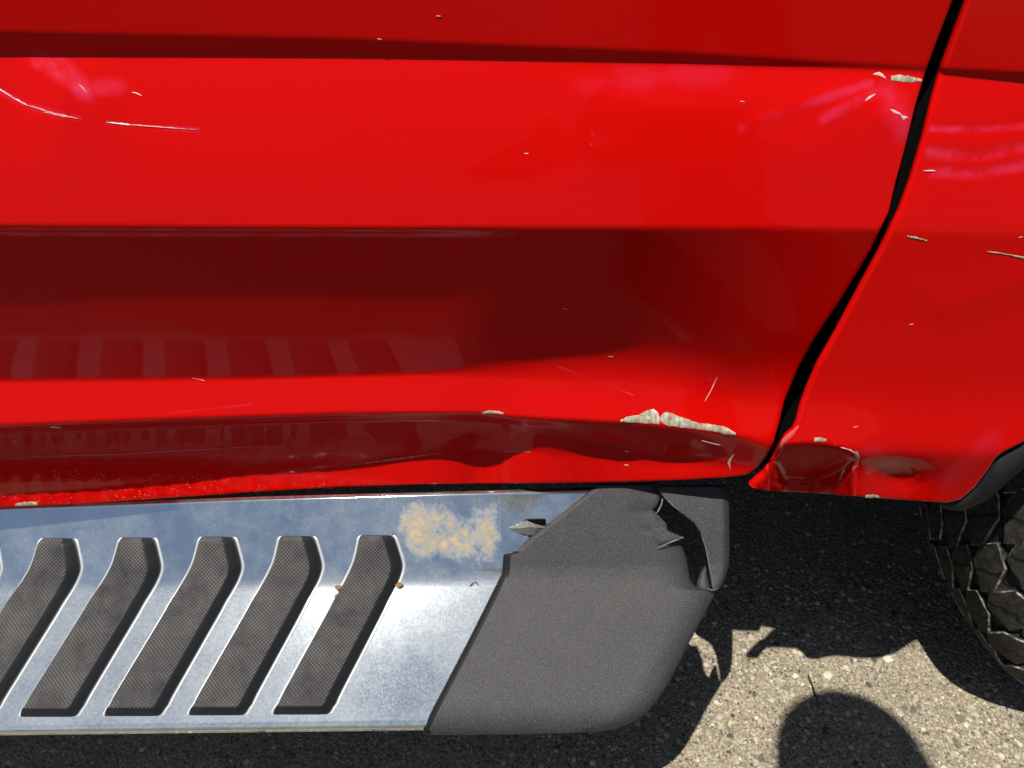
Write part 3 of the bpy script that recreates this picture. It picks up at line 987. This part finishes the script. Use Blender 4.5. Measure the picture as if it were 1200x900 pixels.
# lifted tongue of the cap's torn edge and the bent shard at the hole in the chrome
def shard(name, rows, mat, lifts):
    X = np.array([r[1:] for r in rows], float); Y = np.array([r[0] for r in rows], float)[:, None] + np.zeros((1, X.shape[1]))
    if np.ndim(lifts[0]) == 0: Lf = np.array(lifts)[:, None] + np.zeros_like(X)
    else: Lf = np.array(lifts)
    P = world_at(X, Y, board_fwd(X, Y)) + board_nrm(X, Y)*Lf[..., None]
    o = sub(name, grid_mesh(name, P), mat, board, smooth=False)
    solidify(o, .0012)
    return o
def shard_pts(name, quads, mat):
    """quads: rows of (px, py, lift)"""
    A = np.array(quads, float)
    P = world_at(A[..., 0], A[..., 1], board_fwd(A[..., 0], A[..., 1])) + board_nrm(A[..., 0], A[..., 1])*A[..., 2:3]
    o = sub(name, grid_mesh(name, P), mat, board, smooth=False)
    solidify(o, .0010)
    return o
M_SHARD = plain('torn_chrome_plating', (.13, .125, .12), .5, .15)
shard_pts('torn_shard', [[(595, 619, .000), (608, 614, .003), (617, 609, .005), (624, 612, .006), (640, 617, .003)],
                         [(596, 620, .000), (610, 618, .005), (620, 616, .008), (628, 617, .007), (638, 618, .004)],
                         [(597, 621, .000), (612, 625, .002), (620, 627, .002), (626, 626, .002), (634, 620, .002)]], M_SHARD)
shard_pts('torn_flap', [[(766, 598, .009), (771, 604, .009), (779, 612, .008), (781, 621, .008)],
                        [(766, 606, .007), (772, 612, .0085), (778, 619, .009), (790, 625, .011)],
                        [(762, 618, .0062), (766, 628, .0066), (775, 632, .009), (799, 627, .012)],
                        [(764, 632, .0062), (769, 638, .0062), (784, 634, .009), (799, 629, .011)]], M_PLASTIC)

def bstrip(name, pts, w, mat, h):
    pts = np.array(pts, float)
    d = np.r_[0, np.cumsum(np.hypot(*np.diff(pts, axis=0).T))]
    n = max(6, int(d[-1]/2.5))
    q = np.linspace(0, d[-1], n)
    x = np.interp(q, d, pts[:, 0]); y = np.interp(q, d, pts[:, 1])
    tx, ty = np.gradient(x), np.gradient(y)
    ln = np.hypot(tx, ty) + 1e-9
    wd = w*np.sin(np.linspace(.1, math.pi-.1, n))**.6*(1 + .25*rng.standard_normal(n))
    rows = []
    for k, e in ((-1, -.4), (-.3, 1), (.3, 1), (1, -.4)):
        a, c = x - ty/ln*wd*k*.5, y + tx/ln*wd*k*.5
        rows.append(world_at(a, c, board_fwd(a, c)) + board_nrm(a, c)*(h + .0006*e))
    return sub(name, grid_mesh(name, np.stack(rows)[:, ::-1]), mat, board)
bstrip('torn_edge', [(774, 582), (773, 589), (769, 597), (766, 600)], 2.0, M_WHITENED, .0125)
bstrip('torn_edge', [(768, 639), (776, 636), (788, 631), (798, 627)], 2.0, M_WHITENED, .0125)
bstrip('torn_edge', [(772, 573), (778, 582), (788, 592), (800, 601), (812, 611), (819, 621)], 1.4, M_WHITENED, .0042)
bstrip('torn_edge', [(820, 624), (826, 640), (829, 656), (832, 676)], 1.2, M_WHITENED, .0042)
bstrip('torn_edge', [(826, 690), (833, 693), (840, 690)], 1.4, M_WHITENED, .0070)
bstrip('plating_seam', [(587, 582), (587.5, 610), (588, 648)], 1.8, M_CHROME, .0008)

# crumbs of dry leaf lying on the step (each can be picked off)
M_LEAF = plain('dry_leaf', (.22, .13, .05), .8)
M_CURL = plain('dark_fibre', (.05, .03, .02), .7)
def crumb(px, py, r, label, name='leaf_crumb', h=.010):
    bm = bmesh.new()
    bmesh.ops.create_icosphere(bm, subdivisions=2, radius=r)
    for v in bm.verts:
        v.co = Vector((v.co.x*random.uniform(.8, 1.5), v.co.y*random.uniform(.6, 1.2), v.co.z*random.uniform(.3, .7)))
    o = obj(name, bm_mesh(bm, name), M_LEAF, smooth=False)
    P = world_at(px, py, board_fwd(px, py)) + board_nrm(px, py)*h
    o.location = tuple(P)
    tag(o, label, 'leaf crumb')
crumb(398.0, 689.0, .0042, 'larger brown leaf crumb caught on the left edge of the rightmost tread pad', h=.004)
crumb(395.5, 699.0, .0030, 'small brown leaf crumb just below the larger crumb at the rightmost tread pad', h=.003)
crumb(468.0, 686.0, .0034, 'brown leaf crumb on the right edge of the rightmost tread pad', h=.004)
def curl():
    pts = [(551, 687), (554, 683.5), (558, 682.5), (560.5, 686)]
    bm = bmesh.new()
    vs = []
    for (a, b) in pts:
        P = world_at(a, b, board_fwd(a, b)) + board_nrm(a, b)*.0030
        ring = [bm.verts.new(Vector(P) + Vector((.0007*math.cos(q), 0, .0007*math.sin(q)))) for q in np.arange(6)*math.pi/3]
        vs.append(ring)
    for i in range(3):
        for j in range(6):
            bm.faces.new((vs[i][j], vs[i][(j+1) % 6], vs[i+1][(j+1) % 6], vs[i+1][j]))
    bm.faces.new(vs[0]); bm.faces.new(vs[-1])
    o = obj('fibre_curl', bm_mesh(bm, 'fibre_curl'), M_CURL)
    tag(o, 'tiny dark curled fibre lying on the bare chrome beside the end cap', 'fibre')
curl()

# ------------------------------------------------------------------ wheel
# cross-section of the tyre, arc length c from the crown centre towards one side
HALF = WW/2
def tyre_profile(c):
    """(axial offset, radius, outward normal axial, radial) for arc c >= 0"""
    flat = .098
    rs = .040
    if c <= flat:
        sag = .010*(c/flat)**2
        ang = math.atan(.02*c/flat/flat)
        return c, WR - .012 - sag, math.sin(ang), math.cos(ang)
    a0 = math.atan(.02/flat)
    arc = (c - flat)/rs
    amax = R(82) - a0
    if arc <= amax:
        a = a0 + arc
        cx = flat - rs*math.sin(a0); cr = WR - .022 - rs*math.cos(a0)
        return cx + rs*math.sin(a), cr + rs*math.cos(a), math.sin(a), math.cos(a)
    rest = c - flat - amax*rs
    a = a0 + amax
    cx = flat - rs*math.sin(a0) + rs*math.sin(a); cr = WR - .022 - rs*math.cos(a0) + rs*math.cos(a)
    b = rest/.14
    return cx + .010*math.sin(b*2.6), cr - rest, math.sin(R(82) + b*.5), math.cos(R(82) + b*.5)
def tyre_point(th, c, h=0.0):
    s = 1 if c >= 0 else -1
    ax, r, na, nr = tyre_profile(abs(c))
    ax += na*h; r += nr*h
    return (-r*math.cos(th), -s*ax, -r*math.sin(th))      # +c is the outer (street) side, th=0 faces forward, + goes down
wheel = bpy.data.objects.new('wheel', None)
COL.objects.link(wheel)
wheel.parent = truck
wheel.matrix_parent_inverse = Matrix.Translation((0, -.9, 0))
wheel.location = (WX, WY, WZ)
cs = np.concatenate([np.linspace(-.30, -.10, 18), np.linspace(-.095, .095, 12), np.linspace(.10, .30, 18)])
P = np.array([[tyre_point(t, c) for c in cs] for t in np.linspace(0, 2*math.pi, 121)])
sub('tyre', grid_mesh('tyre', P), M_TYRE, wheel)
# rim
def rim():
    bm = bmesh.new()
    prof = [(.262, -.130), (.268, -.125), (.262, -.110), (.235, -.095), (.225, -.02), (.09, -.015), (.07, -.05), (0, -.052)]
    prev = None
    for (r, y) in prof:
        ring = [bm.verts.new((r*math.cos(a), y, r*math.sin(a))) for a in np.linspace(0, 2*math.pi, 49)[:-1]]
        if prev:
            for i in range(48):
                bm.faces.new((prev[i], prev[(i+1) % 48], ring[(i+1) % 48], ring[i]))
        prev = ring
    bmesh.ops.remove_doubles(bm, verts=bm.verts, dist=1e-5)
    return bm_mesh(bm, 'rim')
sub('rim', rim(), plain('alloy', (.55, .55, .56), .3, .9), wheel)

def block(name, rows, h=.0115, ch=.0021, nj=4):
    """rows: (c, theta_left, theta_right); a lug standing on the carcass with a worn, dusty chamfer"""
    cc = [q[0] for q in rows]
    n = max(5, int(abs(cc[-1]-cc[0])/.009) + 2)
    c = np.unique(np.concatenate([np.linspace(min(cc), max(cc), n), cc]).round(5))
    if cc[0] > cc[-1]: c = c[::-1]
    n = len(c)
    o_ = np.argsort(cc)
    a = np.interp(c, np.array(cc)[o_], np.array([q[1] for q in rows])[o_]); b = np.interp(c, np.array(cc)[o_], np.array([q[2] for q in rows])[o_])
    def loop(inset, hh):
        ci = c.copy()
        k = inset/(abs(cc[-1]-cc[0]) + 1e-6)
        ci = lerp(cc[0], cc[-1], k + (1-2*k)*(c - c[0])/(c[-1] - c[0]))
        ai = np.interp(ci, c if c[0] < c[-1] else c[::-1], a if c[0] < c[-1] else a[::-1]) + inset/WR
        bi = np.interp(ci, c if c[0] < c[-1] else c[::-1], b if c[0] < c[-1] else b[::-1]) - inset/WR
        G = []
        for i in range(n):
            if bi[i] < ai[i]: ai[i] = bi[i] = .5*(ai[i]+bi[i])
            G.append([tyre_point(lerp(ai[i], bi[i], j/(nj-1)), ci[i], hh) for j in range(nj)])
        return G
    G0, G1, G2 = loop(-.0012, -.002), loop(0.0, h-ch), loop(ch, h)
    bm = bmesh.new()
    def vs(G): return [[bm.verts.new(p) for p in row] for row in G]
    A, B, C = vs(G0), vs(G1), vs(G2)
    def rimv(G): return G[0] + [r[-1] for r in G[1:]] + G[-1][-2::-1] + [r[0] for r in G[-2:0:-1]]
    for i in range(n-1):
        for j in range(nj-1):
            f = bm.faces.new((C[i][j], C[i+1][j], C[i+1][j+1], C[i][j+1])); f.material_index = 0
    ra, rb, rc = rimv(A), rimv(B), rimv(C)
    for q in range(len(ra)):
        w = (q+1) % len(ra)
        f = bm.faces.new((ra[q], ra[w], rb[w], rb[q])); f.material_index = 0
        f = bm.faces.new((rb[q], rb[w], rc[w], rc[q])); f.material_index = 1
    # drop the unused inner vertices
    bmesh.ops.delete(bm, geom=[v for v in bm.verts if not v.link_faces], context='VERTS')
    bmesh.ops.remove_doubles(bm, verts=bm.verts, dist=2e-5)
    me = bm_mesh(bm, name)
    me.materials.append(M_TYRE); me.materials.append(M_TYRE_EDGE)
    return me
NP = 25
PT = 2*math.pi/NP
def rowset(sgn):
    f = lambda rows: [(sgn*c, a*PT, b*PT) for c, a, b in rows]
    out = []
    for q, c0 in enumerate((.019, .055, .091, .127, .163)):
        w = .0208 if q < 4 else .019
        ph = .5*(q % 2)
        out.append(block('tread_block', f([(c0 - w, ph + .30, ph + .60), (c0 - .05*w, ph + .02, ph + .82), (c0 + .25*w, ph + .06, ph + .965), (c0 + w, ph + .25, ph + .76)]), .0085 if q < 4 else .006, .0017))
    return out
for sgn in (1, -1):
    for q, me in enumerate(rowset(sgn)):
        for k in range(NP):
            o = bpy.data.objects.new('tread_block', me)
            COL.objects.link(o)
            o.parent = wheel
            o.rotation_euler = (0, -(k + (.5 if sgn < 0 else 0))*PT, 0)

# ------------------------------------------------------------------ small things on the ground
def twig():
    bm = bmesh.new()
    pts = [(947, 790), (951, 800), (955, 812), (958, 822), (960, 830)]
    rings = []
    for i, (a, b) in enumerate(pts):
        u, F, D = ray(a, b); t = (CAM_Z - .006 - .003*math.sin(i))/D
        c = Vector((float(u*t), CAM_Y + float(F*t), .006 + .003*math.sin(i)))
        r = .0013 if 0 < i < 4 else .0006
        rings.append([bm.verts.new(c + Vector((r*math.cos(q), 0, r*math.sin(q)))) for q in np.arange(6)*math.pi/3])
    for i in range(len(pts)-1):
        for j in range(6):
            bm.faces.new((rings[i][j], rings[i][(j+1) % 6], rings[i+1][(j+1) % 6], rings[i+1][j]))
    bm.faces.new(rings[0]); bm.faces.new(rings[-1])
    o = obj('twig', bm_mesh(bm, 'twig'), plain('twig_bark', (.03, .035, .02), .8))
    tag(o, 'thin dark bent twig lying on the sunlit gravel by the round shadow', 'twig')
twig()

# ------------------------------------------------------------------ the photographer, whose head shades the ground
def person():
    def W(x, f, z): return (x, CAM_Y + f, z)
    pts = {'pelvis': (W(.38, -.55, .95), .135), 'belly': (W(.35, -.48, 1.10), .130), 'chest': (W(.27, -.34, 1.29), .140), 'collar': (W(.17, -.20, 1.43), .095),
           'neck': (W(.095, -.07, 1.53), .055), 'skull': (W(.06, -.01, 1.63), .092), 'crown': (W(.062, .015, 1.70), .092)}
    edges = [('pelvis', 'belly'), ('belly', 'chest'), ('chest', 'collar'), ('collar', 'neck'), ('neck', 'skull'), ('skull', 'crown')]
    for s, n in ((-1, 'l'), (1, 'r')):
        pts['sho'+n] = (W(.21+s*.165, -.24, 1.38-s*.01), .068); pts['elb'+n] = (W((-.04 if s < 0 else .36), -.25, 1.15), .045)
        pts['wri'+n] = (W(s*.10, -.085, 1.10), .030); pts['pal'+n] = (W(s*.075, -.075, 1.15), .030)
        edges += [('collar', 'sho'+n), ('sho'+n, 'elb'+n), ('elb'+n, 'wri'+n), ('wri'+n, 'pal'+n)]
        for k in range(4):
            a = 'f%d%s' % (k, n); b = 'g%d%s' % (k, n)
            z = 1.125 + .018*k
            pts[a] = (W(s*.062, -.10, z + .01), .009); pts[b] = (W(s*.035, -.115, z + .012), .008)
            edges += [('pal'+n, a), (a, b)]
        pts['t'+n] = (W(s*.055, -.062, 1.17), .010); pts['u'+n] = (W(s*.035, -.075, 1.19), .009)
        edges += [('pal'+n, 't'+n), ('t'+n, 'u'+n)]
        pts['hip'+n] = (W(.38+s*.09, -.55, .88), .100); pts['kne'+n] = (W(.39+s*.12, -.46, .50), .065)
        pts['ank'+n] = (W(.40+s*.13, -.54, .10), .045); pts['toe'+n] = (W(.39+s*.14, -.37, .045), .040)
        edges += [('pelvis', 'hip'+n), ('hip'+n, 'kne'+n), ('kne'+n, 'ank'+n), ('ank'+n, 'toe'+n)]
    keys = list(pts)
    me = bpy.data.meshes.new('person')
    me.from_pydata([pts[k][0] for k in keys], [(keys.index(a), keys.index(b)) for a, b in edges], [])
    o = bpy.data.objects.new('person', me)
    COL.objects.link(o)
    t = NT('clothes_and_skin')
    sp = t.n('ShaderNodeSeparateXYZ'); t.l(t.pos(), sp.inputs[0])
    c = t.mix(t.math('GREATER_THAN', sp.outputs[2], .97), (.13, .17, .25), (.40, .44, .48))
    c = t.mix(t.math('GREATER_THAN', sp.outputs[2], 1.50), c, (.45, .28, .20))
    t.set(Base_Color=c, Roughness=.8)
    me.materials.append(t.m)
    md = o.modifiers.new('skin', 'SKIN')
    md.use_smooth_shade = True
    for i, k in enumerate(keys):
        r = pts[k][1]
        me.skin_vertices[0].data[i].radius = (r, r)
    me.skin_vertices[0].data[keys.index('pelvis')].use_root = True
    sb = o.modifiers.new('smooth', 'SUBSURF'); sb.levels = 2; sb.render_levels = 2
    tag(o, 'person standing by the truck and leaning over a phone, head shading the gravel', 'person')
    bm = bmesh.new()
    bmesh.ops.create_uvsphere(bm, u_segments=24, v_segments=16, radius=1)
    for v in bm.verts:
        v.co = Vector((v.co.x*.112 + .061, v.co.y*.120 + CAM_Y + .008, v.co.z*.098 + 1.718))
        if v.co.z < 1.66: v.co.z = 1.66
    h = obj('hair', bm_mesh(bm, 'hair'), plain('brown_hair', (.04, .025, .015), .6))
    h.parent = o
    return o
person()
